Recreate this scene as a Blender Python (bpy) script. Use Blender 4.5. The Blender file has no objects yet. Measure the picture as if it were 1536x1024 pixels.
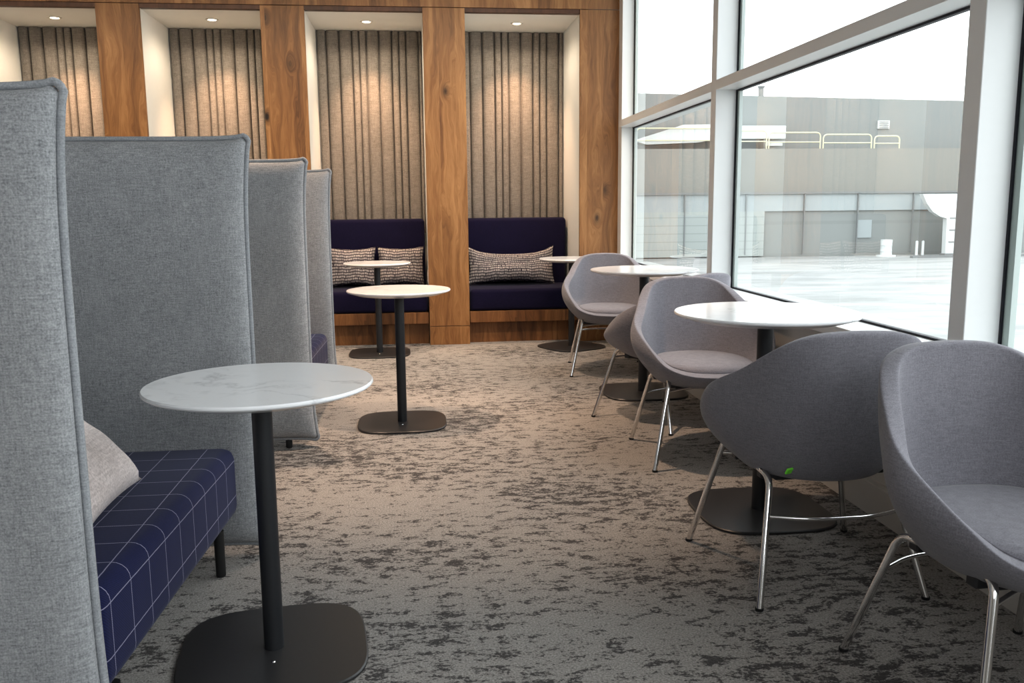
import bpy, bmesh, math, random
from mathutils import Vector, Matrix
random.seed(7)
C = bpy.context.scene.collection
PI = math.pi

# ------------------------------------------------------------------ materials
def new_mat(name):
    m = bpy.data.materials.new(name); m.use_nodes = True
    nt = m.node_tree
    for n in list(nt.nodes): nt.nodes.remove(n)
    out = nt.nodes.new('ShaderNodeOutputMaterial')
    b = nt.nodes.new('ShaderNodeBsdfPrincipled')
    nt.links.new(b.outputs[0], out.inputs[0])
    return m, nt, b, out
class G:
    """small node-graph helper"""
    def __init__(s, nt): s.nt = nt
    def n(s, t, **kw):
        x = s.nt.nodes.new(t)
        for k, v in kw.items(): setattr(x, k, v)
        return x
    def put(s, node, key, v):
        i = node.inputs[key]
        if hasattr(v, 'is_output') or isinstance(v, bpy.types.NodeSocket): s.nt.links.new(v, i)
        else: i.default_value = v
    def math(s, op, a, b=0.0, c=None, clamp=False):
        x = s.n('ShaderNodeMath', operation=op); x.use_clamp = clamp
        s.put(x, 0, a); s.put(x, 1, b)
        if c is not None: s.put(x, 2, c)
        return x.outputs[0]
    def coord(s, kind='Object'): return s.n('ShaderNodeTexCoord').outputs[kind]
    def mapping(s, vec, scale=(1,1,1), loc=(0,0,0), rot=(0,0,0)):
        x = s.n('ShaderNodeMapping'); s.put(x, 'Vector', vec); s.put(x, 'Scale', scale); s.put(x, 'Location', loc); s.put(x, 'Rotation', rot)
        return x.outputs[0]
    def noise(s, vec, scale=5, detail=4, rough=.5, dist=0.0, out='Fac'):
        x = s.n('ShaderNodeTexNoise'); s.put(x, 'Vector', vec); s.put(x, 'Scale', scale); s.put(x, 'Detail', detail); s.put(x, 'Roughness', rough); s.put(x, 'Distortion', dist)
        return x.outputs[out]
    def ramp(s, fac, stops, interp='LINEAR'):
        x = s.n('ShaderNodeValToRGB'); s.put(x, 'Fac', fac); e = x.color_ramp; e.interpolation = interp
        while len(e.elements) < len(stops): e.elements.new(.5)
        for el, (p, c) in zip(e.elements, stops):
            el.position = p; el.color = (c[0], c[1], c[2], 1) if hasattr(c, '__len__') else (c, c, c, 1)
        return x.outputs[0]
    def mix(s, fac, a, b, blend='MIX'):
        x = s.n('ShaderNodeMix', data_type='RGBA', blend_type=blend)
        s.put(x, 0, fac)
        s.put(x, 6, a if not isinstance(a, tuple) else (*a, 1)); s.put(x, 7, b if not isinstance(b, tuple) else (*b, 1))
        return x.outputs[2]
    def sep(s, vec):
        x = s.n('ShaderNodeSeparateXYZ'); s.put(x, 0, vec); return x.outputs
    def comb(s, a, b, c):
        x = s.n('ShaderNodeCombineXYZ'); s.put(x, 0, a); s.put(x, 1, b); s.put(x, 2, c); return x.outputs[0]
    def bump(s, h, strength=.2, dist=.01):
        x = s.n('ShaderNodeBump'); s.put(x, 'Height', h); s.put(x, 'Strength', strength); s.put(x, 'Distance', dist); return x.outputs[0]

def plain(name, col, rough=.5, metal=0.0, vary=.06, scale=30, spec=.5, bump=0.0):
    m, nt, b, o = new_mat(name); g = G(nt)
    v = g.noise(g.coord(), scale, 4)
    c = g.mix(v, tuple(x*(1-vary) for x in col), tuple(min(1, x*(1+vary)) for x in col))
    g.put(b, 'Base Color', c); b.inputs['Roughness'].default_value = rough; b.inputs['Metallic'].default_value = metal
    b.inputs['Specular IOR Level'].default_value = spec
    if bump: g.put(b, 'Normal', g.bump(v, bump, .002))
    return m

def fabric(name, dark, light, scale=260, contrast=(.3,.7), bump=.25, sheen=.15, stretch=(1,1,1)):
    m, nt, b, o = new_mat(name); g = G(nt)
    co = g.mapping(g.coord(), stretch)
    f1 = g.noise(co, scale, 3, .6)
    fx = g.noise(g.mapping(co, (1, 1, .12)), scale*1.1, 2)
    fz = g.noise(g.mapping(co, (.12, .12, 1)), scale*1.1, 2)
    big = g.noise(co, 9, 3)
    t = g.math('ADD', g.math('MULTIPLY', f1, .5), g.math('ADD', g.math('MULTIPLY', fx, .22), g.math('MULTIPLY', fz, .28)))
    t = g.math('ADD', t, g.math('MULTIPLY', g.math('SUBTRACT', big, .5), .12))
    c = g.ramp(t, [(contrast[0], dark), (contrast[1], light)])
    g.put(b, 'Base Color', c); b.inputs['Roughness'].default_value = .92; b.inputs['Specular IOR Level'].default_value = .15
    b.inputs['Sheen Weight'].default_value = sheen; b.inputs['Sheen Roughness'].default_value = .5
    g.put(b, 'Normal', g.bump(t, bump, .0015))
    return m

def wood_mat(name, dark, mid, light, horiz=False, plank=.14, knots=True, seed=0.0):
    m, nt, b, o = new_mat(name); g = G(nt)
    co = g.coord()
    x, y, z = g.sep(co)
    u = g.math('ADD', x, g.math('MULTIPLY', y, .9))
    if horiz: u, z = z, u
    # veneer leaves
    pid = g.math('FLOOR', g.math('DIVIDE', g.math('ADD', u, 3.17+seed), plank))
    wn = g.n('ShaderNodeTexWhiteNoise', noise_dimensions='1D'); g.put(wn, 'W', pid)
    rnd = wn.outputs['Value']
    # knots
    vz = g.comb(g.math('MULTIPLY', u, 1.0), g.math('MULTIPLY', pid, 1.7), g.math('MULTIPLY', z, .55))
    vo = g.n('ShaderNodeTexVoronoi', feature='F1'); g.put(vo, 'Vector', vz); g.put(vo, 'Scale', 4.6); g.put(vo, 'Randomness', 1.0)
    kd = vo.outputs['Distance']
    kr = g.math('GREATER_THAN', g.sep(vo.outputs['Color'])[0], .60)
    near = g.math('MULTIPLY', g.ramp(kd, [(0.0, 1.0), (.28, 0.0)]), kr)
    warp = g.noise(g.comb(g.math('MULTIPLY', u, 5), pid, g.math('MULTIPLY', z, 1.3)), 1.0, 3)
    uu = g.math('ADD', g.math('MULTIPLY', u, 10), g.math('ADD', g.math('MULTIPLY', near, 1.1), g.math('MULTIPLY', warp, 2.6)))
    gv = g.comb(uu, g.math('MULTIPLY', pid, 3.3), g.math('MULTIPLY', z, .55))
    n1 = g.noise(gv, 1.6, 5, .6, .4)
    n2 = g.noise(g.comb(g.math('MULTIPLY', uu, 9), pid, g.math('MULTIPLY', z, 3.5)), 2.0, 3, .6)
    t = g.math('ADD', g.math('MULTIPLY', n1, .7), g.math('MULTIPLY', n2, .3))
    t = g.math('ADD', t, g.math('MULTIPLY', g.math('SUBTRACT', rnd, .5), .16))
    c = g.ramp(t, [(.28, dark), (.5, mid), (.72, light)])
    if knots:
        core = g.math('MULTIPLY', g.ramp(g.math('ADD', kd, g.math('MULTIPLY', g.math('SUBTRACT', n2, .5), .05)), [(.05, 1.0), (.11, .42), (.22, 0.0)]), kr)
        c = g.mix(core, c, tuple(v*.12 for v in dark))
    edge = g.math('FRACT', g.math('DIVIDE', g.math('ADD', u, 3.17+seed), plank))
    g.put(b, 'Base Color', c)
    b.inputs['Roughness'].default_value = .42; b.inputs['Specular IOR Level'].default_value = .35
    g.put(b, 'Normal', g.bump(n2, .08, .002))
    return m

def carpet_mat():
    m, nt, b, o = new_mat('carpet'); g = G(nt)
    co = g.coord()
    w = g.noise(co, 2.2, 3, .5, out='Color')
    st = g.n('ShaderNodeVectorMath', operation='MULTIPLY_ADD'); g.put(st, 0, w); g.put(st, 1, (.16,.10,0)); g.put(st, 2, co)
    v = st.outputs[0]
    blot = g.noise(g.mapping(v, (1.0, 2.0, 1)), 12.5, 4, .70)
    area = g.noise(g.mapping(co, (1, 1.3, 1)), 1.25, 3, .5)
    fib = g.noise(co, 170, 4, .8)
    fib2 = g.noise(g.mapping(co, (1,1.4,1)), 75, 3, .7)
    t = g.math('ADD', blot, g.math('MULTIPLY', g.math('SUBTRACT', area, .5), .42))
    t = g.math('ADD', t, g.math('MULTIPLY', g.math('SUBTRACT', fib2, .5), .62))
    mask = g.ramp(t, [(.515, 0.0), (.60, 1.0)])
    basec = g.ramp(fib, [(.30, (.135,.125,.118)), (.70, (.53,.50,.47))])
    darkc = g.ramp(fib, [(.30, (.030,.028,.029)), (.70, (.105,.098,.096))])
    c = g.mix(g.math('MULTIPLY', mask, .93), basec, darkc)
    g.put(b, 'Base Color', c); b.inputs['Roughness'].default_value = .97; b.inputs['Specular IOR Level'].default_value = .08
    g.put(b, 'Normal', g.bump(fib, .6, .004))
    return m

def marble_mat():
    m, nt, b, o = new_mat('white_marble'); g = G(nt)
    co = g.mapping(g.coord(), (1,1,1), rot=(0,0,.5))
    w = g.noise(co, 3.2, 5, .6, out='Color')
    st = g.n('ShaderNodeVectorMath', operation='MULTIPLY_ADD'); g.put(st, 0, w); g.put(st, 1, (.5,.5,.5)); g.put(st, 2, co)
    n = g.noise(g.mapping(st.outputs[0], (1, 2.6, 1)), 2.4, 3, .5)
    ridge = g.math('ABSOLUTE', g.math('SUBTRACT', n, .5))
    vein = g.ramp(ridge, [(0.0, 1.0), (.012, .5), (.045, 0.0)])
    patch = g.ramp(g.noise(co, 3.0, 3), [(.46, 0.0), (.66, 1.0)])
    c = g.mix(g.math('MULTIPLY', g.math('MULTIPLY', vein, patch), .6), (.87,.87,.88), (.36,.36,.38))
    cloud = g.noise(co, 4.0, 4)
    c = g.mix(g.math('MULTIPLY', cloud, .16), c, (.62,.62,.64))
    g.put(b, 'Base Color', c); b.inputs['Roughness'].default_value = .17; b.inputs['Specular IOR Level'].default_value = .22
    return m

def plaid_mat():
    m, nt, b, o = new_mat('navy_plaid_fabric'); g = G(nt)
    co = g.coord(); x, y, z = g.sep(co)
    nx, ny, nz = g.sep(g.n('ShaderNodeTexCoord').outputs['Normal'])
    wob = g.math('MULTIPLY', g.math('SUBTRACT', g.noise(co, 40, 2), .5), .002)
    def line(c, n, off):
        f = g.math('FRACT', g.math('DIVIDE', g.math('ADD', g.math('ADD', c, off), wob), .118))
        l = g.math('LESS_THAN', f, .022)
        return g.math('MULTIPLY', l, g.math('LESS_THAN', g.math('ABSOLUTE', n), .72))
    L = g.math('MAXIMUM', line(x, nx, 5.03), g.math('MAXIMUM', line(y, ny, 5.0), line(z, nz, 5.06)))
    dash = g.math('GREATER_THAN', g.math('SINE', g.math('MULTIPLY', g.math('ADD', g.math('ADD', x, y), z), 1400)), -.5)
    L = g.math('MULTIPLY', L, g.math('MULTIPLY_ADD', dash, .45, .55))
    fine = g.math('SINE', g.math('MULTIPLY', g.math('ADD', g.math('MULTIPLY', y, 1.0), z), 900))
    t = g.noise(co, 300, 2)
    base = g.mix(g.math('MULTIPLY_ADD', fine, .25, g.math('MULTIPLY', t, .6)), (.004,.006,.036), (.014,.019,.095))
    c = g.mix(L, base, (.30,.29,.40))
    g.put(b, 'Base Color', c); b.inputs['Roughness'].default_value = .85; b.inputs['Specular IOR Level'].default_value = .2
    b.inputs['Sheen Weight'].default_value = .1
    g.put(b, 'Normal', g.bump(t, .15, .001))
    return m

def dash_mat():
    """rows of short pale strokes on a dark ground (niche cushions); Generated x across, z up"""
    m, nt, b, o = new_mat('stitched_stroke_fabric'); g = G(nt)
    x, y, z = g.sep(g.coord('UV'))
    wob = g.noise(g.comb(g.math('MULTIPLY', x, 3.0), z, 0.0), 2.4, 2)
    v = g.math('ADD', g.math('MULTIPLY', y, 12.5), g.math('MULTIPLY', wob, 1.6))
    row = g.math('FLOOR', v); fv = g.math('FRACT', v)
    rw = g.n('ShaderNodeTexWhiteNoise', noise_dimensions='1D'); g.put(rw, 'W', row)
    jit = g.noise(g.comb(g.math('MULTIPLY', x, 14), row, 0.0), 2.0, 2)
    u = g.math('ADD', g.math('MULTIPLY', x, 74.0), g.math('ADD', g.math('MULTIPLY', rw.outputs['Value'], 5), g.math('MULTIPLY', jit, 3)))
    fu = g.math('FRACT', u)
    s = g.math('MULTIPLY', g.math('GREATER_THAN', fu, .42), g.math('MULTIPLY', g.math('GREATER_THAN', fv, .26), g.math('LESS_THAN', fv, .93)))
    c = g.mix(s, (.050,.040,.050), (.56,.50,.47))
    g.put(b, 'Base Color', c); b.inputs['Roughness'].default_value = .9; b.inputs['Specular IOR Level'].default_value = .15
    return m

def glass_mat():
    m, nt, b, o = new_mat('window_glass'); g = G(nt); nt.nodes.remove(b)
    tr = g.n('ShaderNodeBsdfTransparent'); tr.inputs[0].default_value = (.93,.955,.945,1)
    gl = g.n('ShaderNodeBsdfGlossy'); gl.inputs['Roughness'].default_value = .0; gl.inputs[0].default_value = (1,1,1,1)
    geo = g.n('ShaderNodeNewGeometry'); dt = g.n('ShaderNodeVectorMath', operation='DOT_PRODUCT')
    g.put(dt, 0, geo.outputs['Incoming']); g.put(dt, 1, geo.outputs['Normal'])
    k = g.math('SUBTRACT', 1.0, g.math('ABSOLUTE', dt.outputs['Value']))
    f = g.math('MULTIPLY_ADD', g.math('POWER', k, 5.0), 1.25, .06, clamp=True)
    mx = g.n('ShaderNodeMixShader'); g.put(mx, 0, f); nt.links.new(tr.outputs[0], mx.inputs[1]); nt.links.new(gl.outputs[0], mx.inputs[2])
    nt.links.new(mx.outputs[0], o.inputs[0])
    return m

def emit_mat(name, col, s):
    m, nt, b, o = new_mat(name)
    b.inputs['Base Color'].default_value = (*col, 1); b.inputs['Emission Color'].default_value = (*col, 1); b.inputs['Emission Strength'].default_value = s
    return m

def snow_roof_mat():
    m, nt, b, o = new_mat('pale_apron'); g = G(nt)
    co = g.coord()
    s = g.noise(g.mapping(co, (.35, 1.0, 1), rot=(0,0,.10)), .55, 6, .65)
    c = g.ramp(s, [(.34, (.225,.232,.225)), (.56, (.325,.33,.322))])
    p = g.noise(g.mapping(co, (.5, 1, 1)), .21, 4, .6)
    c = g.mix(g.ramp(p, [(.66, 0.0), (.70, .45)]), c, (.10,.10,.098))
    g.put(b, 'Base Color', c); b.inputs['Roughness'].default_value = .8
    return m

def siding_mat(name, col, period, amount=.25):
    m, nt, b, o = new_mat(name); g = G(nt)
    x, y, z = g.sep(g.coord())
    f = g.math('FRACT', g.math('DIVIDE', z, period))
    l = g.math('LESS_THAN', f, .10)
    st = g.noise(g.mapping(g.coord(), (.8, 1, .06)), .8, 4)
    c = g.mix(g.math('MULTIPLY', st, .3), col, tuple(v*.75 for v in col))
    c = g.mix(g.math('MULTIPLY', l, amount), c, tuple(v*.35 for v in col))
    g.put(b, 'Base Color', c); b.inputs['Roughness'].default_value = .7
    return m

M = {}
M['carpet'] = carpet_mat()
M['walnut'] = wood_mat('walnut_veneer', (.105,.044,.016), (.26,.122,.044), (.45,.24,.098))
M['walnut_h'] = wood_mat('walnut_bench', (.075,.030,.011), (.19,.082,.030), (.33,.155,.06), plank=.09, knots=False, seed=.4)
M['walnut_shaded'] = wood_mat('walnut_shadow_trim', (.04,.016,.008), (.09,.036,.018), (.13,.055,.03), plank=.5, knots=False)
M['white_liner'] = plain('niche_white_paint', (.84,.83,.79), .6, vary=.02)
M['wall_white'] = plain('wall_paint', (.62,.60,.57), .7, vary=.02)
M['ceiling'] = plain('ceiling_paint', (.72,.71,.69), .8, vary=.02)
M['felt'] = fabric('grey_felt', (.15,.132,.114), (.30,.27,.24), 150, (.36,.64), .3, .1)
M['booth'] = fabric('grey_heather_wool', (.15,.155,.165), (.45,.455,.465), 260, (.32,.68), .35, .12)
M['booth_seam'] = fabric('grey_piping', (.21,.22,.235), (.40,.41,.425), 260, (.34,.66), .2, .1)
M['chair'] = fabric('slate_chair_wool', (.165,.158,.180), (.29,.282,.312), 300, (.34,.66), .2, .25)
M['navy'] = fabric('navy_bench_cloth', (.0045,.0035,.017), (.012,.009,.038), 300, (.34,.66), .15, .05)
M['plaid'] = plaid_mat()
M['dash'] = dash_mat()
M['pink_pillow'] = fabric('pale_woven_cloth', (.55,.475,.455), (.90,.81,.785), 170, (.36,.64), .5, .1)
M['marble'] = marble_mat()
M['black'] = plain('black_powder_coat', (.018,.019,.022), .45, vary=.15, scale=200, spec=.5)
M['plate'] = plain('dark_base_plate', (.032,.031,.032), .36, vary=.15, scale=120, spec=.5)
M['chrome'] = plain('chrome', (.80,.79,.78), .12, 1.0, vary=.02)
M['glide'] = plain('black_glide', (.01,.01,.01), .6)
M['green'] = plain('green_tag', (.22,.85,.06), .5)
M['frame'] = plain('white_window_frame', (.87,.885,.885), .35, vary=.01)
M['gasket'] = plain('black_gasket', (.012,.012,.02), .6)
M['sash'] = plain('pale_green_sash', (.55,.62,.60), .4, vary=.02)
M['glass'] = glass_mat()
M['bulb'] = emit_mat('warm_lamp', (1.0,.80,.58), 14)
M['ring'] = plain('lamp_trim', (.72,.70,.66), .4)
M['outlet'] = plain('outlet_plastic', (.72,.62,.58), .4)
M['apron'] = snow_roof_mat()
M['bld_up'] = siding_mat('grey_cladding', (.235,.25,.245), 40, 0)
M['bld_mid'] = siding_mat('beige_grey_cladding', (.25,.25,.23), 40, 0)
M['bld_low'] = siding_mat('low_siding', (.255,.27,.262), 2.5, .12)
M['bld_strip'] = siding_mat('blue_grey_gutter', (.35,.385,.39), 40, 0)
M['rail_y'] = plain('pale_yellow_rail', (.58,.56,.40), .5)
M['duct'] = plain('white_metal_duct', (.58,.60,.595), .5, vary=.04, scale=2)
M['grey_metal'] = plain('grey_metal', (.20,.21,.21), .5)

# ------------------------------------------------------------------ geometry helpers
def link(name, bm, mat, parent=None, smooth=True, loc=None, angle=40):
    me = bpy.data.meshes.new(name)
    bmesh.ops.recalc_face_normals(bm, faces=bm.faces[:])
    if smooth:
        lim = math.radians(angle)
        for f in bm.faces: f.smooth = True
        for e in bm.edges:
            if len(e.link_faces) == 2 and e.calc_face_angle(0) > lim: e.smooth = False
    bm.to_mesh(me); bm.free()
    me.materials.append(mat)
    o = bpy.data.objects.new(name, me); C.objects.link(o)
    if parent is not None: o.parent = parent
    if loc is not None: o.location = loc
    return o
def thing(name, label, cat, loc=(0,0,0), rz=0.0, group=None):
    o = bpy.data.objects.new(name, None); C.objects.link(o); o.empty_display_size = .1
    o.location = loc; o.rotation_euler = (0,0,rz)
    return tag(o, label, cat, group)
def tag(o, label, cat, group=None):
    o['label'] = label; o['category'] = cat
    if group: o['group'] = group
    return o
def struct(o): o['kind'] = 'structure'; return o
def dup(root, loc, rz, label, group=None):
    r = root.copy(); C.objects.link(r); r.location = loc; r.rotation_euler = (0,0,rz); r['label'] = label
    if group: r['group'] = group
    for ch in list(root.children):
        c = ch.copy(); C.objects.link(c); c.parent = r
        for gch in list(ch.children):
            d = gch.copy(); C.objects.link(d); d.parent = c
    return r
def add_box(bm, lo, hi, bev=0.0, seg=2):
    lo, hi = [min(a,b) for a,b in zip(lo,hi)], [max(a,b) for a,b in zip(lo,hi)]
    vs = [bm.verts.new((x,y,z)) for x in (lo[0],hi[0]) for y in (lo[1],hi[1]) for z in (lo[2],hi[2])]
    q = [(0,1,3,2),(4,6,7,5),(0,4,5,1),(2,3,7,6),(0,2,6,4),(1,5,7,3)]
    fs = [bm.faces.new([vs[i] for i in f]) for f in q]
    if bev > 0:
        es = list({e for f in fs for e in f.edges})
        bmesh.ops.bevel(bm, geom=es, offset=bev, segments=seg, profile=.5, affect='EDGES')
def box(lo, hi, bev=0.0, seg=2):
    bm = bmesh.new(); add_box(bm, lo, hi, bev, seg); return bm
def add_tube(bm, pts, r, n=10, closed=False, taper=None):
    pts = [Vector(p) for p in pts]; N = len(pts); rings = []
    up = None
    for i, p in enumerate(pts):
        a = pts[(i-1) % N] if (closed or i > 0) else p
        b = pts[(i+1) % N] if (closed or i < N-1) else p
        t = (b-a).normalized()
        if up is None:
            up = Vector((0,0,1)) if abs(t.z) < .9 else Vector((1,0,0))
        s = t.cross(up)
        if s.length < 1e-5: s = t.cross(Vector((0,1,0)))
        s.normalize(); up = s.cross(t).normalized()
        rr = r if taper is None else taper[i]
        rings.append([bm.verts.new(p + s*(rr*math.cos(2*PI*k/n)) + up*(rr*math.sin(2*PI*k/n))) for k in range(n)])
    M_ = N if closed else N-1
    for i in range(M_):
        A, B = rings[i], rings[(i+1) % N]
        off = 0
        if closed and i == N-1:   # match the twist on closing
            off = min(range(n), key=lambda k: (A[0].co-B[k].co).length)
        for k in range(n):
            bm.faces.new((A[k], A[(k+1)%n], B[(k+1+off)%n], B[(k+off)%n]))
    if not closed:
        bm.faces.new(rings[0][::-1]); bm.faces.new(rings[-1])
def tube(pts, r, n=10, closed=False, taper=None):
    bm = bmesh.new(); add_tube(bm, pts, r, n, closed, taper); return bm
def add_lathe(bm, prof, n=48, cx=0, cy=0):
    rings = []
    for (r, z) in prof:
        if r < 1e-6: rings.append([bm.verts.new((cx,cy,z))])
        else: rings.append([bm.verts.new((cx+r*math.cos(2*PI*k/n), cy+r*math.sin(2*PI*k/n), z)) for k in range(n)])
    for A, B in zip(rings, rings[1:]):
        for k in range(n):
            if len(A) == 1 and len(B) == 1: continue
            if len(A) == 1: bm.faces.new((A[0], B[k], B[(k+1)%n]))
            elif len(B) == 1: bm.faces.new((A[k], A[(k+1)%n], B[0]))
            else: bm.faces.new((A[k], A[(k+1)%n], B[(k+1)%n], B[k]))
def lathe(prof, n=48, cx=0, cy=0):
    bm = bmesh.new(); add_lathe(bm, prof, n, cx, cy); return bm
def arc_path(pts, rad, seg=6):
    """poly-line with rounded corners"""
    pts = [Vector(p) for p in pts]; out = [pts[0]]
    for a, b, c in zip(pts, pts[1:], pts[2:]):
        d1 = (a-b).normalized(); d2 = (c-b).normalized()
        r = min(rad, (a-b).length*.45, (c-b).length*.45)
        p, q = b+d1*r, b+d2*r
        for k in range(seg+1):
            t = k/seg; out.append(p*(1-t)**2 + b*2*t*(1-t) + q*t*t)
    out.append(pts[-1]); return out
def spline(keys, t):
    """Catmull-Rom on [(t, tuple)]"""
    n = len(keys)
    for i in range(n-1):
        if keys[i][0] <= t <= keys[i+1][0] + 1e-9: break
    t0, p1 = keys[i]; t1, p2 = keys[i+1]; f = (t-t0)/(t1-t0)
    p0 = keys[i-1] if i > 0 else (2*t0-t1, tuple(2*a-b for a,b in zip(p1,p2)))
    p3 = keys[i+2] if i+2 < n else (2*t1-t0, tuple(2*a-b for a,b in zip(p2,p1)))
    out = []
    for a, b, c, d in zip(p0[1], p1, p2, p3[1]):
        m1 = (c-a)/(t1-p0[0])*(t1-t0); m2 = (d-b)/(p3[0]-t0)*(t1-t0)
        h = f*f; k = h*f
        out.append((2*k-3*h+1)*b + (k-2*h+f)*m1 + (-2*k+3*h)*c + (k-h)*m2)
    return out

# ------------------------------------------------------------------ camera
def setup_camera():
    f, yaw, pit, rol = 1310.5, math.radians(6.187), math.radians(8.856), math.radians(.55)
    fw = Vector((math.sin(yaw)*math.cos(pit), math.cos(yaw)*math.cos(pit), -math.sin(pit)))
    rt = Vector((math.cos(yaw), -math.sin(yaw), 0)); dn = fw.cross(rt)
    r2 = rt*math.cos(rol) + dn*math.sin(rol); d2 = -rt*math.sin(rol) + dn*math.cos(rol)
    cam = bpy.data.cameras.new('camera'); o = bpy.data.objects.new('camera', cam); C.objects.link(o)
    R = Matrix((r2, -d2, -fw)).transposed()
    o.matrix_world = Matrix.Translation((0,0,1.2)) @ R.to_4x4()
    cam.sensor_width = 36; cam.lens = f/1536*36; cam.clip_end = 500
    bpy.context.scene.camera = o
setup_camera()

# ------------------------------------------------------------------ room shell
XW = 1.74          # room face of the window wall
XG = 1.865         # glass plane
YB = 7.58          # face of the wood wall
YN = 8.42          # back of the niches
ZN = 2.79          # top of the niches
struct(link('floor', box((-6.5,-5.5,-.12), (1.95,8.9,0)), M['carpet'], smooth=False))
struct(link('ceiling', box((-6.5,-5.5,3.3), (1.98,8.9,3.42)), M['ceiling'], smooth=False))
struct(link('wall_left', box((-6.62,-5.5,0), (-6.5,8.9,3.3)), M['wall_white'], smooth=False))
struct(link('wall_rear', box((-6.5,-5.62,0), (1.95,-5.5,3.3)), M['wall_white'], smooth=False))
# back wall: header board above the niches, wood posts between, white liners behind
niches = [(-.855+1.305*k, .105+1.305*k+(.012 if k else 0)) for k in (1,0,-1,-2,-3)]   # (x0,x1), right to left
niches = [(.452,1.425), (-.857,.103), (-2.150,-1.207), (-3.43,-2.485), (-4.72,-3.775), (-6.0,-5.06)]
struct(link('wall_back', box((-6.5,YB,ZN+.035), (1.768,YB+.06,3.3)), M['walnut'], smooth=False))
struct(link('wall_back_backing', box((-6.5,YN+.06,0), (1.95,YN+.16,3.3)), M['wall_white'], smooth=False))
posts = [(1.425,1.768), (.103,.452), (-1.207,-.857), (-2.485,-2.150), (-3.775,-3.43), (-5.06,-4.72), (-6.5,-6.0)]
for i, (a, b) in enumerate(posts):
    bm = bmesh.new()
    add_box(bm, (a, YB, .165), (b, YB+.035, ZN+.030), .0015, 1)
    add_box(bm, (a, YB, 0), (b, YB+.035, .160), .0015, 1)
    struct(link('trim_%d' % (i+1), bm, M['walnut'], smooth=False))
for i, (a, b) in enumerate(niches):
    bm = bmesh.new()   # lintel strip over the opening, recess shade put into its dark colour
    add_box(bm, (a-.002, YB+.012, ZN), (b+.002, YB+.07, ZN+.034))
    struct(link('trim_%d' % (i+10), bm, M['walnut_shaded'], smooth=False))
    bm = bmesh.new()   # white painted box of the niche
    pa = .03
    add_box(bm, (a-pa-.05, YB+.036, 0), (a, YN+.06, ZN+.05)); add_box(bm, (b, YB+.036, 0), (b+.05+pa, YN+.06, ZN+.05))
    add_box(bm, (a, YB+.07, ZN), (b, YN+.06, ZN+.05)); add_box(bm, (a, YN+.03, 0), (b, YN+.06, ZN))
    o = link('wall_niche_%d' % (i+1), bm, M['white_liner'], smooth=False); struct(o)

# window wall (right)
mull = [7.46, 5.03, 2.60, .17, -2.26, -4.69]
ML = .085
struct(link('wall_right', box((1.735,-5.5,.0), (1.90,7.70,.655)), M['wall_white'], smooth=False))
struct(link('trim_20', box((1.695,-5.5,.655), (1.885,7.70,.70), .004), M['frame'], smooth=False))          # sill
bm = bmesh.new(); add_box(bm, (1.722,-5.5,0), (1.736,7.58,.125)); add_box(bm, (1.728,-5.5,.125), (1.736,7.58,.142))
struct(link('baseboard_right', bm, M['wall_white'], smooth=False))
for i, y in enumerate(mull):
    y1 = y+ML if i else 7.70
    struct(link('trim_%d' % (30+i), box((XW if i else 1.762, y, .70), (1.90, y1, 3.3), .002, 1), M['frame'], smooth=False))
for i in range(len(mull)-1):
    y0, y1 = mull[i+1]+ML, mull[i]
    w = bpy.data.objects.new('window_%d' % (i+1), None); C.objects.link(w); w.location = (XG, (y0+y1)/2, .70); struct(w)
    def P(x, y, z): return (x-XG, y-(y0+y1)/2, z-.70)
    link('window_frame', box(P(XW,y0,1.845), P(1.90,y1,1.90)), M['frame'], w, smooth=False)   # transom
    for za, zb in ((.70,1.845), (1.90,3.3)):
        bm = bmesh.new(); g_ = .009; x0, x1 = XG-.005, XG+.02
        add_box(bm, P(x0,y1-g_,za), P(x1,y1,zb)); add_box(bm, P(x0,y0,za), P(x1,y0+g_,zb))
        add_box(bm, P(x0,y0,za), P(x1,y1,za+g_)); add_box(bm, P(x0,y0,zb-g_), P(x1,y1,zb))
        link('gasket', bm, M['gasket'], w, smooth=False)
        bm = bmesh.new(); s = .04; x0, x1 = XG+.002, XG+.022
        for a, b in ((y1-s, y1-g_), (y0+g_, y0+s)): add_box(bm, P(x0,a,za+g_), P(x1,b,zb-g_))
        link('sash', bm, M['sash'], w, smooth=False)
        bm = bmesh.new(); vs = [bm.verts.new(P(XG,y,z)) for y, z in ((y0,za),(y1,za),(y1,zb),(y0,zb))]; bm.faces.new(vs)
        link('pane', bm, M['glass'], w, smooth=False)

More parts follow.
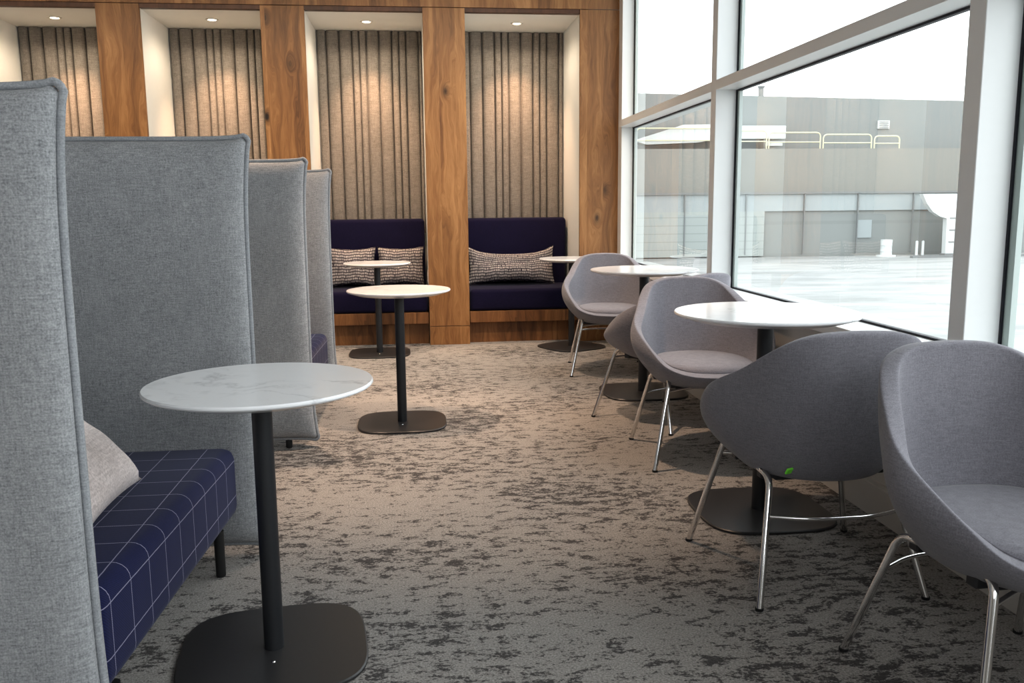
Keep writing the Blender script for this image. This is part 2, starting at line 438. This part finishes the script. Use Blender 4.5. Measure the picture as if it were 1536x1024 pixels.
# ------------------------------------------------------------------ niche things
def felt_panel(a, b, idx, label, shift):
    """vertical half-round felt ribs of two widths, one mesh"""
    t = tag(bpy.data.objects.new('felt_wall_panel', None), label, 'wall panel', 'ribbed felt panels in the niches'); C.objects.link(t)
    t.location = ((a+b)/2, YN, 1.0)
    W, N_ = .117, .0635
    pat = [W, W, N_, N_]
    xs = []; x = a+.004; k = shift; first = [.085]
    ws = []
    while x < b-.004:
        w = pat[k % 4] if x > a+.01 or shift != 0 else .085
        if shift == 0 and x <= a+.01: k -= 1
        w = min(w, b-.004-x)
        if w < .012: break
        ws.append((x, w)); x += w; k += 1
    bm = bmesh.new(); z0, z1 = .95-1.0, ZN-1.0-.003
    rows = []
    for (x, w) in ws:
        n = 14
        for j in range(n+1):
            u = math.sin((-1 + 2*j/n)*PI/2)
            d = (1-abs(u)**4)**.5 if 0 < j < n else 0
            rows.append((x + w*.5*(1+u*.95) - t.location.x, .026 - d*(.038+.07*w)))
    lo = [bm.verts.new((px, py, z0)) for px, py in rows]; hi = [bm.verts.new((px, py, z1)) for px, py in rows]
    for i in range(len(rows)-1): bm.faces.new((lo[i], lo[i+1], hi[i+1], hi[i]))
    # back and top closing faces
    bl = [bm.verts.new((rows[i][0], .030, z)) for i in (0,-1) for z in (z0,z1)]
    bm.faces.new(hi + [bl[3], bl[1]]); bm.faces.new(lo[::-1] + [bl[0], bl[2]]); bm.faces.new((bl[0],bl[1],bl[3],bl[2]))
    link('ribbed_felt', bm, M['felt'], t, angle=50)
where = ['in the niche beside the windows', 'in the second niche from the windows', 'in the third niche from the windows', 'in the far left niche', '', '']
def downlight(x, y, label):
    t = thing('recessed_downlight', label, 'light', (x, y, ZN), 0, 'downlights in the niche ceilings')
    link('trim_ring', lathe([(.036,-.001),(.038,-.006),(.055,-.004),(.056,-.0005)], 32), M['ring'], t)
    link('lamp_lens', lathe([(0,-.003),(.034,-.0025),(.036,-.001)], 24), M['bulb'], t)
    l = bpy.data.lights.new('niche_spot', 'SPOT'); l.energy = 115; l.color = (1.0,.65,.42); l.spot_size = math.radians(80); l.spot_blend = 1.0; l.shadow_soft_size = .03
    lo = bpy.data.objects.new('niche_spot', l); C.objects.link(lo); lo.location = (x, y, ZN-.03)
    l2 = bpy.data.lights.new('niche_spill', 'SPOT'); l2.energy = 16; l2.color = (1.0,.84,.64); l2.spot_size = math.radians(165); l2.spot_blend = .6; l2.shadow_soft_size = .04  # extra wide lamp added to brighten the niche sides
    lo2 = bpy.data.objects.new('niche_spill', l2); C.objects.link(lo2); lo2.location = (x, y-.05, ZN-.03)
    d = Vector((0, .22, -1)); lo.rotation_euler = d.to_track_quat('-Z','Y').to_euler()
for i, (a, b) in enumerate(niches[:4]):
    felt_panel(a, b, i, 'grey ribbed felt panel lining the back wall ' + where[i], 0)
    downlight((a+b)/2, 8.02, 'small round recessed downlight in the ceiling of ' + ['the niche beside the windows','the second niche from the windows','the third niche from the windows','the far left niche'][i])

def bench(a, b, label):
    cx = (a+b)/2
    t = thing('banquette_bench', label, 'bench', (cx, YB, 0), 0, 'navy banquettes built into the niches')
    w = (b-a)/2-.006
    link('bench_base', box((-w,.10,0), (w,.80,.185)), M['walnut_h'], t, smooth=False)
    link('front_rail', box((-w,.03,.185), (w,.80,.283), .002, 1), M['walnut_h'], t, smooth=False)
    bm = bmesh.new(); add_box(bm, (-w,.04,.284), (w,.66,.475), .035, 4); link('seat_cushion', bm, M['navy'], t)
    bm = bmesh.new(); add_box(bm, (-w,.58,.44), (w-.012,.79,1.085), .035, 4); link('back_cushion', bm, M['navy'], t)
for i, (a, b) in enumerate(niches[:4]):
    bench(a, b, 'navy upholstered bench with walnut base ' + ['in the niche beside the windows','in the second niche from the windows','in the third niche from the windows','in the far left niche'][i])

def pillow_bm(w, h, t, ears=.03, sag=.0, n=22, seed=0):
    rnd = random.Random(seed); ph = [rnd.uniform(0,6.28) for _ in range(6)]
    bm = bmesh.new(); uvl = bm.loops.layers.uv.new('UVMap')
    def P(u, v, s):
        e = max(0, (1-abs(u)**3.0))*max(0, (1-abs(v)**3.0))
        th = t*.5*e**.42*(1+.10*math.sin(3*u+ph[0])+.10*math.sin(4*v+ph[1]))
        # concave edges, pointed corners
        xu = u*(w*.5 - ears*.6*(1-v*v)); zv = v*(h*.5 - ears*(1-u*u)*(1.0 if v < 0 else 1.0))
        if v > -.2: zv -= sag*(1-abs(u)**4.5)*((v+.2)/1.2)
        wr = .006*math.sin(9*u+5*v+ph[2])*e + .005*math.sin(-6*u+11*v+ph[3])*e
        return (xu, s*(th+wr*.8), zv + h*.5)
    grids = {}
    for s in (-1, 1):
        for i in range(n+1):
            for j in range(n+1):
                u, v = -1+2*i/n, -1+2*j/n
                if s == 1 and (i in (0,n) or j in (0,n)): grids[s,i,j] = grids[-1,i,j]
                else: grids[s,i,j] = bm.verts.new(P(u,v,s))
        for i in range(n):
            for j in range(n):
                q = [(i,j),(i+1,j),(i+1,j+1),(i,j+1)]
                f = bm.faces.new([grids[s,a,b] for a,b in q])
                for l, (a,b) in zip(f.loops, q): l[uvl].uv = (a/n*w/.75, b/n*h/.36)
    return bm
def pillow(name, label, w, h, t, mat, loc, rz, tilt, ears=.03, sag=0, seed=0, group=None, roll=0):
    o = link(name, pillow_bm(w,h,t,ears,sag,seed=seed), mat, angle=80)
    o.location = loc; o.rotation_mode = 'XYZ'
    o.rotation_euler = (Matrix.Rotation(rz,3,'Z') @ Matrix.Rotation(tilt,3,'X') @ Matrix.Rotation(roll,3,'Y')).to_euler()
    tag(o, label, 'pillow', group)
    return o
pillow('lumbar_pillow', 'wide patterned pillow with drooping top on the navy bench beside the windows', .80, .36, .17, M['dash'], (.872,8.02,.482), 0, -.16, .028, .055, 3)
pillow('throw_pillow', 'dark patterned pillow at the right end of the second bench from the windows', .42, .36, .15, M['dash'], (-.140,8.03,.482), 0, -.16, .022, 0, 5)
pillow('throw_pillow', 'patterned pillow half hidden behind the booth panel on the second bench from windows', .42, .36, .15, M['dash'], (-.575,8.03,.482), .0, -.16, .022, 0, 8)
# outlet on the right cheek of the second niche
o = thing('wall_outlet', 'small pale outlet plate on the side of the niche post above the bench', 'outlet', (.103, 7.79, .58))
link('cover_plate', box((-.006,-.037,-.055), (0,.037,.055), .002, 1), M['outlet'], o, smooth=False)
bm = bmesh.new()
for s in (-.02,.02): add_box(bm, (-.0075,-.015,s-.013), (-.005,.015,s+.013), .001, 1)
link('socket', bm, M['ring'], o, smooth=False)

# ------------------------------------------------------------------ round tables
def squircle(hx, hy, z, n=64, p=3.6):
    out = []
    for k in range(n):
        a = 2*PI*k/n; c, s = math.cos(a), math.sin(a)
        out.append((hx*math.copysign(abs(c)**(2/p), c), hy*math.copysign(abs(s)**(2/p), s), z))
    return out
def table(x, y, h, r, label, group, plate=.25, pole=.026, rz=0.0):
    t = thing('pedestal_table', label, 'table', (x,y,0), rz, group)
    top = [(0,h-.028),(r-.055,h-.028),(r-.004,h-.012),(r,h-.008),(r,h-.004),(r-.003,h),(0,h)]
    link('tabletop', lathe(top, 72), M['marble'], t, angle=25)
    link('pole', lathe([(0,.012),(pole,.012),(pole,h-.029),(0,h-.029)], 24), M['black'], t)
    link('top_bracket', lathe([(0,h-.040),(.085,h-.040),(.085,h-.0285),(0,h-.0285)], 24), M['black'], t)
    bm = bmesh.new(); rings = []
    for s, z in ((.985,0),(1,.003),(1,.009),(.985,.012)):
        rings.append([bm.verts.new(p) for p in squircle(plate*s, plate*s, z)])
    for A, B in zip(rings, rings[1:]):
        for k in range(64): bm.faces.new((A[k],A[(k+1)%64],B[(k+1)%64],B[k]))
    bm.faces.new(rings[0][::-1]); bm.faces.new(rings[-1])
    link('base_plate', bm, M['plate'], t, angle=25)
    link('bolt', lathe([(0,.0145),(.004,.0145),(.006,.012)], 10, plate*.0, -.085), M['chrome'], t)
    return t
gs, gl = 'small round tables along the booth side', 'larger round tables by the windows'
table(-.414, 2.298, .75, .292, 'white marble round table on black pedestal, nearest, beside the plaid booth seat', gs, .25, .0265, .12)
table(-.10, 4.814, .752, .283, 'white marble pedestal table standing alone in the middle of the carpet aisle', gs, .245, .026, .0)
table(-.318, 7.201, .75, .272, 'small marble pedestal table in front of the bench with two pillows', gs, .25, .026, .0)
table(1.299, 7.276, .757, .272, 'marble pedestal table in front of the bench beside the windows, half behind chair', gs, .25, .026, .5)
table(1.431, 5.401, .795, .340, 'farther of the two larger marble tables by the windows, between two grey chairs', gl, .265, .030, .0)
table(1.319, 3.180, .792, .345, 'nearer of the two larger marble tables by the windows, its top unobstructed', gl, .255, .030, .0)

# ------------------------------------------------------------------ tub chairs
def half_keys(keys):
    return keys
RIM = [(0,(0,-.325,.838)), (20,(.122,-.314,.831)), (36,(.205,-.272,.805)), (50,(.250,-.205,.760)), (64,(.284,-.125,.708)), (80,(.318,-.035,.664)), (92,(.326,.030,.630)), (104,(.312,.100,.588)), (120,(.283,.182,.530)), (138,(.240,.258,.474)), (158,(.145,.316,.442)), (180,(0,.336,.434))]
OUT = [(0,(1.0,)), (40,(1.05,)), (64,(1.14,)), (85,(1.27,)), (105,(1.26,)), (125,(1.12,)), (150,(1.02,)), (180,(.98,))]
def rim(th):
    s = 1
    if th > 180: th = 360-th; s = -1
    x, y, z = spline(RIM, th); return Vector((x*s, y, z))
def shell_bm():
    bm = bmesh.new(); NT = 56; TT = [0,.1,.2,.32,.45,.58,.71,.83,.92,.975,1.0]; NR = len(TT)-1
    cols = []
    ctr = bm.verts.new((0,-.01,.352))
    for i in range(NT):
        th = 360*i/NT; R = rim(th); a = math.radians(th)
        Bx, By = .205*math.sin(a), -.212*math.cos(a)
        # keep base direction near rim direction
        B = Vector((Bx, By, .362))
        hgt = R.z-B.z
        bk = max(0, math.cos(a))**.8; ft = max(0, -math.cos(a)); fx = .06+.70*bk+.36*ft
        K = Vector((B.x*(1-fx)+R.x*fx, B.y*(1-fx-.05)+R.y*(fx+.05), B.z+.035*hgt+.002))
        q = spline(OUT, th if th <= 180 else 360-th)[0]
        K2 = Vector((R.x*q, B.y*.04+R.y*.96, B.z+.64*hgt))
        col = [bm.verts.new((B.x*.55, B.y*.55-.004, .354))]
        for j in range(NR+1):
            t = TT[j]
            p = B*(1-t)**3 + K*3*t*(1-t)**2 + K2*3*t*t*(1-t) + R*t**3
            col.append(bm.verts.new(p))
        cols.append(col)
    for i in range(NT):
        A, B = cols[i], cols[(i+1)%NT]
        bm.faces.new((ctr, B[0], A[0]))
        for j in range(NR+1): bm.faces.new((A[j], B[j], B[j+1], A[j+1]))
    return bm
def chair_proto(label):
    t = thing('tub_chair', label, 'chair', (0,0,0), 0, 'grey upholstered tub chairs by the windows')
    sh = link('shell', shell_bm(), M['chair'], t, angle=180)
    md = sh.modifiers.new('solid', 'SOLIDIFY'); md.thickness = .046; md.offset = -1
    sb = sh.modifiers.new('sub', 'SUBSURF'); sb.levels = 1; sb.render_levels = 2
    md.use_rim = True
    # seat cushion: rounded oval pad
    bm = bmesh.new(); n = 56; rings = []
    for s, z in ((.0,.405),(.90,.405),(.975,.414),(1.0,.434),(.985,.452),(.94,.464),(.80,.472),(.5,.477),(0,.479)):
        if s == 0: rings.append([bm.verts.new((0,.01,z))]); continue
        ring = []
        for k in range(n):
            a = 2*PI*k/n; c, sn = math.cos(a), math.sin(a)
            ring.append(bm.verts.new((.238*s*math.copysign(abs(c)**.86, c), .012+.262*s*math.copysign(abs(sn)**.86, sn), z)))
        rings.append(ring)
    for A, B in zip(rings, rings[1:]):
        for k in range(n):
            if len(A) == 1: bm.faces.new((A[0], B[k], B[(k+1)%n]))
            elif len(B) == 1: bm.faces.new((A[k], A[(k+1)%n], B[0]))
            else: bm.faces.new((A[k], A[(k+1)%n], B[(k+1)%n], B[k]))
    link('seat_cushion', bm, M['chair'], t, angle=60)
    r = .0105
    for s in (-1, 1):
        F = Vector((s*.295,.280,.004)); Ft = Vector((s*.205,.185,.405)); Rr = Vector((s*.265,-.280,.004)); Rt = Vector((s*.195,-.165,.370))
        mid = (Ft+Rt)/2
        link('leg', tube(arc_path([F, Ft, mid], .045), r, 12), M['chrome'], t)
        link('leg', tube(arc_path([Rr, Rt, mid], .045), r, 12), M['chrome'], t)
    def on(a, b, f): return a+(b-a)*f
    for sgn, (f0, ft, zf) in enumerate((((.265,-.280,.004),(.195,-.165,.370),.70), ((.295,.280,.004),(.205,.185,.405),.86))):
        a = on(Vector(f0), Vector(ft), zf); b = Vector((-a.x, a.y, a.z))
        m1 = Vector((a.x*.45, a.y-.06, a.z+.006)); m2 = Vector((-a.x*.45, a.y-.06, a.z+.006))
        link('stretcher', tube(arc_path([a, m1, m2, b], .2, 10), .0062, 10), M['chrome'], t)
    # black glides under each leg, sub-parts of the legs
    legs = [c for c in t.children if c.name.startswith('leg')]
    feet = [(-.295,.280),(-.265,-.280),(.295,.280),(.265,-.280)]
    for lg, (x, y) in zip(legs, feet):
        link('glide', lathe([(0,0),(.0115,0),(.0125,.003),(.0125,.009),(0,.010)], 14, x, y), M['glide'], lg)
    # underside mounting plate between shell and side bars
    bm = bmesh.new(); add_box(bm, (-.16,-.12,.345), (.16,.13,.366), .006, 2)
    for s in (-1,1):
        for y in (-.10,.11): add_box(bm, (s*.15,y-.018,.352), (s*.205,y+.018,.392), .004, 1)
    link('mounting_plate', bm, M['black'], t, smooth=False)
    return t
def ch_loc(foot, local, rz):
    c, s = math.cos(rz), math.sin(rz)
    return (foot[0]-(c*local[0]-s*local[1]), foot[1]-(s*local[0]+c*local[1]), 0)
c1 = chair_proto('grey tub chair nearest the camera at the right edge, facing the viewer')
c1.location = ch_loc((1.123,2.101), (.265,-.28), PI+.059); c1.rotation_euler = (0,0,PI+.059)
c2 = dup(c1, (1.250,2.640,0), .015, 'dark grey tub chair seen from behind with a green tag low on its back')
dup(c1, (1.345,4.010,0), PI+.0, 'grey tub chair facing the viewer behind the nearer larger marble table')
dup(c1, ch_loc((.985,4.80), (-.295,.28), .55), .55, 'grey tub chair turned away, mostly hidden behind the chair at the nearer window table')
dup(c1, ch_loc((1.067,5.975), (.295,.28), PI-.10), PI-.10, 'farthest grey tub chair, facing the viewer behind the farther larger marble table')
tg = link('tag', box((-.011,-.004,-.011), (.013,.003,.010), .002, 1), M['green'], c2, smooth=False)
tg.location = (-.168,-.232,.412); tg.rotation_euler = (.5,0,.4); tg['label'] = 'small green tag'

# ------------------------------------------------------------------ high-backed booths
def panel_outline(u, v, W, H, bulge):
    x = u*W*.5; z = v*H*.5
    return x, z
def add_panel(name, parent, W, H, T, loc, rz, seed=0):
    """upholstered slab in its local xz-plane (x across, z up), with a flanged piping around its middle"""
    bm = bmesh.new(); nu, nv = 26, 34
    rnd = random.Random(seed); ph = [rnd.uniform(0,6.28) for _ in range(4)]
    def prm(n):   # sample denser near the borders
        return [math.sin((-1+2*i/n)*PI/2)*.9 + (-1+2*i/n)*.1 for i in range(n+1)]
    us, vs = prm(nu), prm(nv)
    def outline(u, v):
        x = u*(W*.5); z = v*(H*.5)
        # corners stand out a little, edges draw in
        x -= u*.026*(1-abs(v)**5); z -= v*.013*(1-abs(u)**8)
        # rounded corner
        du, dv = W*.5-abs(u)*W*.5, H*.5-abs(v)*H*.5; r = .028
        if du < r and dv < r:
            a = r-du; b = r-dv; m = max(a, b); q = math.hypot(a, b)
            if q > 1e-6:
                k = m/q
                x = math.copysign(W*.5-r+a*k, u); z = math.copysign(H*.5-r+b*k, v)
        return x, z
    G_ = {}
    for s in (-1, 1):
        for i, u in enumerate(us):
            for j, v in enumerate(vs):
                bd = i in (0,nu) or j in (0,nv)
                if bd and s == 1: G_[s,i,j] = G_[-1,i,j]; continue
                x, z = outline(u, v)
                du, dv = (1-abs(u))*W*.5, (1-abs(v))*H*.5
                def ed(d, R=.085): return min(1, d/R)
                e = (1-(1-ed(du))**2.6)**.42*(1-(1-ed(dv, .15))**2.6)**.42 if not bd else 0
                y = s*T*.5*e*(1+.05*math.sin(2.2*u+ph[0])+.05*math.sin(3*v+ph[1]))
                # sides of the filling swell past the seam away from the corners
                sw = .018*(1-abs(v)**8)*max(0, 1-du/.05)*e**.5
                x += math.copysign(sw, u) if du < .05 else 0
                G_[s,i,j] = bm.verts.new((x, y, z+H*.5))
        for i in range(nu):
            for j in range(nv):
                bm.faces.new((G_[s,i,j], G_[s,i+1,j], G_[s,i+1,j+1], G_[s,i,j+1]))
    p = link(name, bm, M['booth'], parent, angle=100); p.location = loc; p.rotation_euler = (0,0,rz)
    path = []
    L = [(u,-1) for u in us] + [(1,v) for v in vs[1:]] + [(u,1) for u in us[::-1][1:]] + [(-1,v) for v in vs[::-1][1:-1]]
    for u, v in L:
        x, z = outline(u, v); k = 1.0
        path.append((x+u*.006, 0, z+v*.006+H*.5))
    link('piping', tube(path, .0085, 8, closed=True), M['booth_seam'], p, angle=80)
    return p
def booth(x_front0, x_front1, y0, y1, depth, ends, label, seat_y0=None):
    """booth opening towards +x; side panels stand at y0 and y1; ends = right ends of the two side panels"""
    base = Vector(((x_front0+x_front1)/2-depth*.5, (y0+y1)/2, 0))
    t = thing('high_back_booth', label, 'booth seat', base, 0, 'grey high-backed booth seats')
    T = .125; H = 1.385
    for y, e in ((y0, ends[0]), (y1, ends[1])):
        W = depth+.10
        add_panel('side_panel', t, W, H, T, Vector((e-W*.5, y, .043))-base, 0, int(y*100))
    xb = (x_front0+x_front1)/2-depth+.03
    add_panel('back_panel', t, (y1-y0)-.05, H-.01, .09, Vector((xb, (y0+y1)/2, .048))-base, PI/2, 77)
    # seat cushion (skewed box following the front line)
    bm = bmesh.new(); ya, yb = y0+.052, y1-.052
    add_box(bm, (xb+.045-base.x, ya-base.y, .175), (0,yb-base.y,.412), .0)
    for v in bm.verts:
        if abs(v.co.x) < 1e-6:
            f = (v.co.y+base.y-ya)/(yb-ya); v.co.x = x_front0*(1-f)+x_front1*f - base.x
    bmesh.ops.bevel(bm, geom=[e for e in bm.edges], offset=.040, segments=5, profile=.5, affect='EDGES')
    link('seat_cushion', bm, M['plaid'], t)
    link('seat_frame', box((xb+.05-base.x, ya+.01-base.y, .155), (min(x_front0,x_front1)-.05-base.x, yb-.01-base.y, .176)), M['black'], t, smooth=False)
    return t, base
bA, oA = booth(-.672, -.618, 1.735, 2.985, .68, (-.640,-.537), 'nearest grey high-backed booth, its navy plaid seat in full view')
bB, oB = booth(-.60, -.572, 4.375, 5.64, .68, (-.518,-.521), 'farther grey high-backed booth, only a corner of its plaid seat visible')
def leg_at(root, base, x, y, h=.156):
    bm = lathe([(0,0),(.014,0),(.016,.006),(.017,h),(0,h)], 14, x-base.x, y-base.y); link('leg', bm, M['glide'], root)
for x, y in ((-.667,2.82),(-.70,1.90),(-1.24,1.90),(-1.24,2.82)): leg_at(bA, oA, x, y)
for x, y in ((-.663,4.385),(-.66,5.50),(-1.17,4.55),(-1.17,5.50)): leg_at(bB, oB, x, y, .156 if y > 4.5 else .05)
pillow('throw_pillow', 'pale pinkish woven pillow leaning on the plaid seat of the nearest booth', .44, .42, .15, M['pink_pillow'], (-.80,2.30,.435), PI/2, -.80, .012, 0, 11, roll=0)

# ------------------------------------------------------------------ outside
GZ = -3.0; BY = 66.6
struct(link('ground', box((2.2,-30,GZ-.3), (120,140,GZ)), M['apron'], smooth=False))
hg = thing('hangar_building', 'long plain grey flat-topped building against the white sky outside the windows', 'building', (34,BY,GZ))
bl = thing('annex_building', 'low beige-grey annex with gutter and siding in front of the taller grey building', 'building', (34,BY,GZ))
def bp(name, lo, hi, mat, bev=0, par=None):
    o = link(name, box((lo[0]-34,lo[1]-BY,lo[2]-GZ), (hi[0]-34,hi[1]-BY,hi[2]-GZ), bev, 1), mat, par or bl, smooth=False); return o
bm = bmesh.new(); add_box(bm, (-40,3.02,0), (50,30,12.6))
for v in bm.verts:
    if v.co.z > 5: v.co.z += -.018*v.co.x - .05
link('upper_wall', bm, M['bld_up'], hg, smooth=False)
bp('lower_wall', (-6,BY+.4,GZ), (84,BY+3.0,5.37), M['bld_mid'])
bp('base_wall', (-6,BY-.3,GZ), (84,BY+.4,1.25), M['bld_low'])
bp('gutter_band', (-6,BY-.45,.55), (84,BY-.3,1.9), M['bld_strip'])
bp('gutter', (-6,BY-.62,1.86), (84,BY+.4,2.02), M['grey_metal'])
for x in (30.2,34.6,39.2,25.5,20.6): link('downpipe', box((x-34-.04,-.62,.2), (x-34+.04,-.46,4.9)), M['grey_metal'], bl, smooth=False)
bp('pale_panel', (16.0,BY-.55,GZ+.1), (27.0,BY-.46,.55), siding_mat('pale_siding', (.37,.40,.385), .62, .32))
bp('wall_vent', (37.75,BY+2.87,7.1), (38.75,BY+3.02,7.75), M['duct'], 0, hg)
bm = bmesh.new()
for k in range(4): add_box(bm, (37.85-34,2.80,10.16+k*.15), (38.65-34,2.85,10.20+k*.15))
link('louver', bm, M['grey_metal'], hg, smooth=False)
bp('door_panel', (34.75,BY-.4,-1.6), (35.9,BY-.28,-.2), M['bld_strip'])
link('roof_vent', lathe([(0,0),(.22,0),(.22,.9),(.3,.92),(.3,1.05),(0,1.05)], 14, 28.6-34, 5.0), M['grey_metal'], hg).location.z = 12.65
# pale yellow roof guard hoops, each a countable section
secs = [(14.2,16.9),(17.1,23.9),(24.1,27.5),(27.7,31.9),(32.15,36.15),(36.4,38.5)]
secl = ['leftmost visible in the far window bay','second from left, passing behind the pale duct','behind the white duct','just right of the white duct','long one below the wall vent','short one at the right end']
for (a, b), s in zip(secs, secl):
    zt = 6.72-.0175*(((a+b)/2)-27)*2; z0 = 5.37
    pts = arc_path([(a,0,0),(a,0,zt-z0),(b,0,zt-z0),(b,0,0)], .35, 6)
    o = thing('guard_rail', 'pale yellow roof guard rail section, ' + s, 'railing', (0,BY+.8,z0), 0, 'guard rail sections on the building ledge')
    link('rail_hoop', tube(pts, .055, 8), M['rail_y'], o)
    link('mid_rail', tube([(a,0,(zt-z0)*.42),(b,0,(zt-z0)*.42)], .05, 8), M['rail_y'], o)
# white roof duct: long tapering box with an upright box at its right end
o = thing('roof_duct', 'white boxy roof duct tapering to the left on the building ledge', 'duct', (17,BY+1.5,5.37))
bm = bmesh.new()
prof = [(16.9,6.05),(20.9,7.25),(24.6,7.30),(24.6,6.3),(22,5.9),(18,5.75)]
vs0 = [bm.verts.new((x-17,-.4,z-5.37)) for x,z in prof]; vs1 = [bm.verts.new((x-17,.9,z-5.37)) for x,z in prof]
bm.faces.new(vs0); bm.faces.new(vs1[::-1])
for k in range(len(prof)): bm.faces.new((vs0[k],vs0[(k+1)%6],vs1[(k+1)%6],vs1[k]))
link('duct_taper', bm, M['duct'], o, smooth=False)
link('duct_box', box((24.6-17,-.4,.8), (29.2-17,.9,1.80), .03, 1), M['duct'], o, smooth=False)
link('duct_drop', box((27.5-17,-.3,0.25), (29.0-17,.8,.62), .03, 1), M['duct'], o, smooth=False)
for x in (25.4,27.4): link('duct_leg', box((x-17,-.45,.0), (x-17+.1,.6,.8)), M['grey_metal'], o, smooth=False)
# white hopper at the right
o = thing('white_hopper', 'white funnel-sided tank standing before the building at the right mullion', 'tank', (43.5,BY-3,GZ))
bm = bmesh.new()
prof = [(38.1,4.75),(38.5,4.0),(39.0,3.4),(39.6,3.05),(40.15,2.9),(40.2,.25),(46,.25),(46,4.75)]
vs0 = [bm.verts.new((x-43.5,-.6,z)) for x,z in prof]; vs1 = [bm.verts.new((x-43.5,-.1,z)) for x,z in prof]
bm.faces.new(vs0); bm.faces.new(vs1[::-1])
for k in range(8): bm.faces.new((vs0[k],vs0[(k+1)%8],vs1[(k+1)%8],vs1[k]))
link('hopper_body', bm, M['duct'], o, smooth=False)
bm = bmesh.new()
for z in (1.1,2.0,2.9): add_box(bm, (40.4-43.5,-.66,z), (45.8-43.5,-.6,z+.06))
link('seam', bm, M['grey_metal'], o, smooth=False)
link('skid', box((-3.4,-.7,0),(2.6,0,.25)), M['grey_metal'], o, smooth=False)
# silver drum and vent pipes on the apron
o = thing('metal_drum', 'pale metal drum standing on the apron left of the white tank', 'drum', (36.2,BY-2.2,GZ))
link('drum_body', lathe([(0,0),(.42,0),(.44,.05),(.42,.4),(.44,.45),(.42,.5),(.42,.85),(.44,.9),(.42,.95),(.44,1.3),(0,1.3)], 24), M['duct'], o)
link('drum_foot', lathe([(0,-.0),(.72,-.0),(.72,.12),(0,.12)], 24), M['duct'], o)
for k, x in enumerate((38.7,39.2)):
    o = thing('vent_pipe', 'white upright vent pipe on the apron, ' + ('left' if k == 0 else 'right') + ' one of the pair beside the tank', 'pipe', (x,BY-2.2,GZ), 0, 'vent pipes beside the tank')
    link('pipe', lathe([(0,0),(.13,0),(.11,.1),(.10,1.15),(0,1.2)], 12), M['duct'], o)
    link('flange', lathe([(0,0),(.22,0),(.22,.08),(0,.08)], 12), M['grey_metal'], o)
tag(link('concrete_kerb', box((37,BY-4.6,GZ), (60,BY-4.2,GZ+.16)), M['grey_metal'], smooth=False), 'low grey kerb line on the apron before the white tank', 'kerb')

# ------------------------------------------------------------------ light
sc = bpy.context.scene
w = bpy.data.worlds.new('overcast_sky'); sc.world = w; w.use_nodes = True
nt = w.node_tree; g = G(nt)
bg = nt.nodes['Background']
z = g.sep(g.coord('Generated'))[2]
g.put(bg, 'Color', g.ramp(z, [(.0, (.96,.985,1.0)), (.5, (.92,.965,1.0))]))
bg.inputs['Strength'].default_value = 3.7
for i in range(len(mull)-1):
    y0, y1 = mull[i+1]+ML, mull[i]
    l = bpy.data.lights.new('window_portal', 'AREA'); l.shape = 'RECTANGLE'; l.size = 2.5; l.size_y = y1-y0; l.cycles.is_portal = True
    o = bpy.data.objects.new('window_portal', l); C.objects.link(o); o.location = (XG+.06, (y0+y1)/2, 2.0)
    o.rotation_euler = Vector((-1,0,0)).to_track_quat('-Z','Y').to_euler()
def spot(x, y, e, ang=70, blend=.5, size=.05, col=(1.0,.71,.50), aim=(0,0)):
    l = bpy.data.lights.new('ceiling_spot', 'SPOT'); l.energy = e; l.color = col; l.spot_size = math.radians(ang); l.spot_blend = blend; l.shadow_soft_size = size
    o = bpy.data.objects.new('ceiling_spot', l); C.objects.link(o); o.location = (x, y, 3.28)
    o.rotation_euler = Vector((aim[0],aim[1],-1)).to_track_quat('-Z','Y').to_euler()
spot(-.70, 4.75, 235, 62, .7)
spot(.42, 4.15, 265, 60, .7)
spot(.55, 6.2, 225, 66, .7)
spot(-.75, 6.5, 150, 66, .7)
# long soft fill added to wash the wood wall, not a real fixture
l = bpy.data.lights.new('wall_wash_fill', 'AREA'); l.shape = 'RECTANGLE'; l.size = 7; l.size_y = .25; l.energy = 90; l.color = (1,.84,.66)
l.spread = math.radians(95)
o = bpy.data.objects.new('wall_wash_fill', l); C.objects.link(o); o.location = (-2.2, 5.6, 3.27); o.rotation_euler = Vector((0,.9,-1)).to_track_quat('-Z','Y').to_euler()
# cool overhead fill, added unseen behind the viewer
l = bpy.data.lights.new('rear_fill', 'AREA'); l.shape = 'RECTANGLE'; l.size = 3.6; l.size_y = 1.6; l.energy = 70; l.color = (.90,.95,1.0)
o = bpy.data.objects.new('rear_fill', l); C.objects.link(o); o.location = (.1, -2.6, 2.9); o.rotation_euler = Vector((0,1,-.75)).to_track_quat('-Z','Y').to_euler()
# added soft fill, standing in for lounge lighting behind and left of the viewer
l = bpy.data.lights.new('lounge_fill', 'AREA'); l.shape = 'RECTANGLE'; l.size = 5; l.size_y = 5; l.energy = 22; l.color = (1,.93,.85)
o = bpy.data.objects.new('lounge_fill', l); C.objects.link(o); o.location = (-3.2, -1.5, 3.25)

sc.view_settings.view_transform = 'Standard'
sc.view_settings.look = 'None'
sc.view_settings.exposure = 0
sc.view_settings.gamma = .90
sc.cycles.use_denoising = True
sc.cycles.max_bounces = 8
sc.cycles.diffuse_bounces = 4
sc.cycles.transparent_max_bounces = 12
sc.cycles.sample_clamp_indirect = 6
sc.cycles.caustics_reflective = False
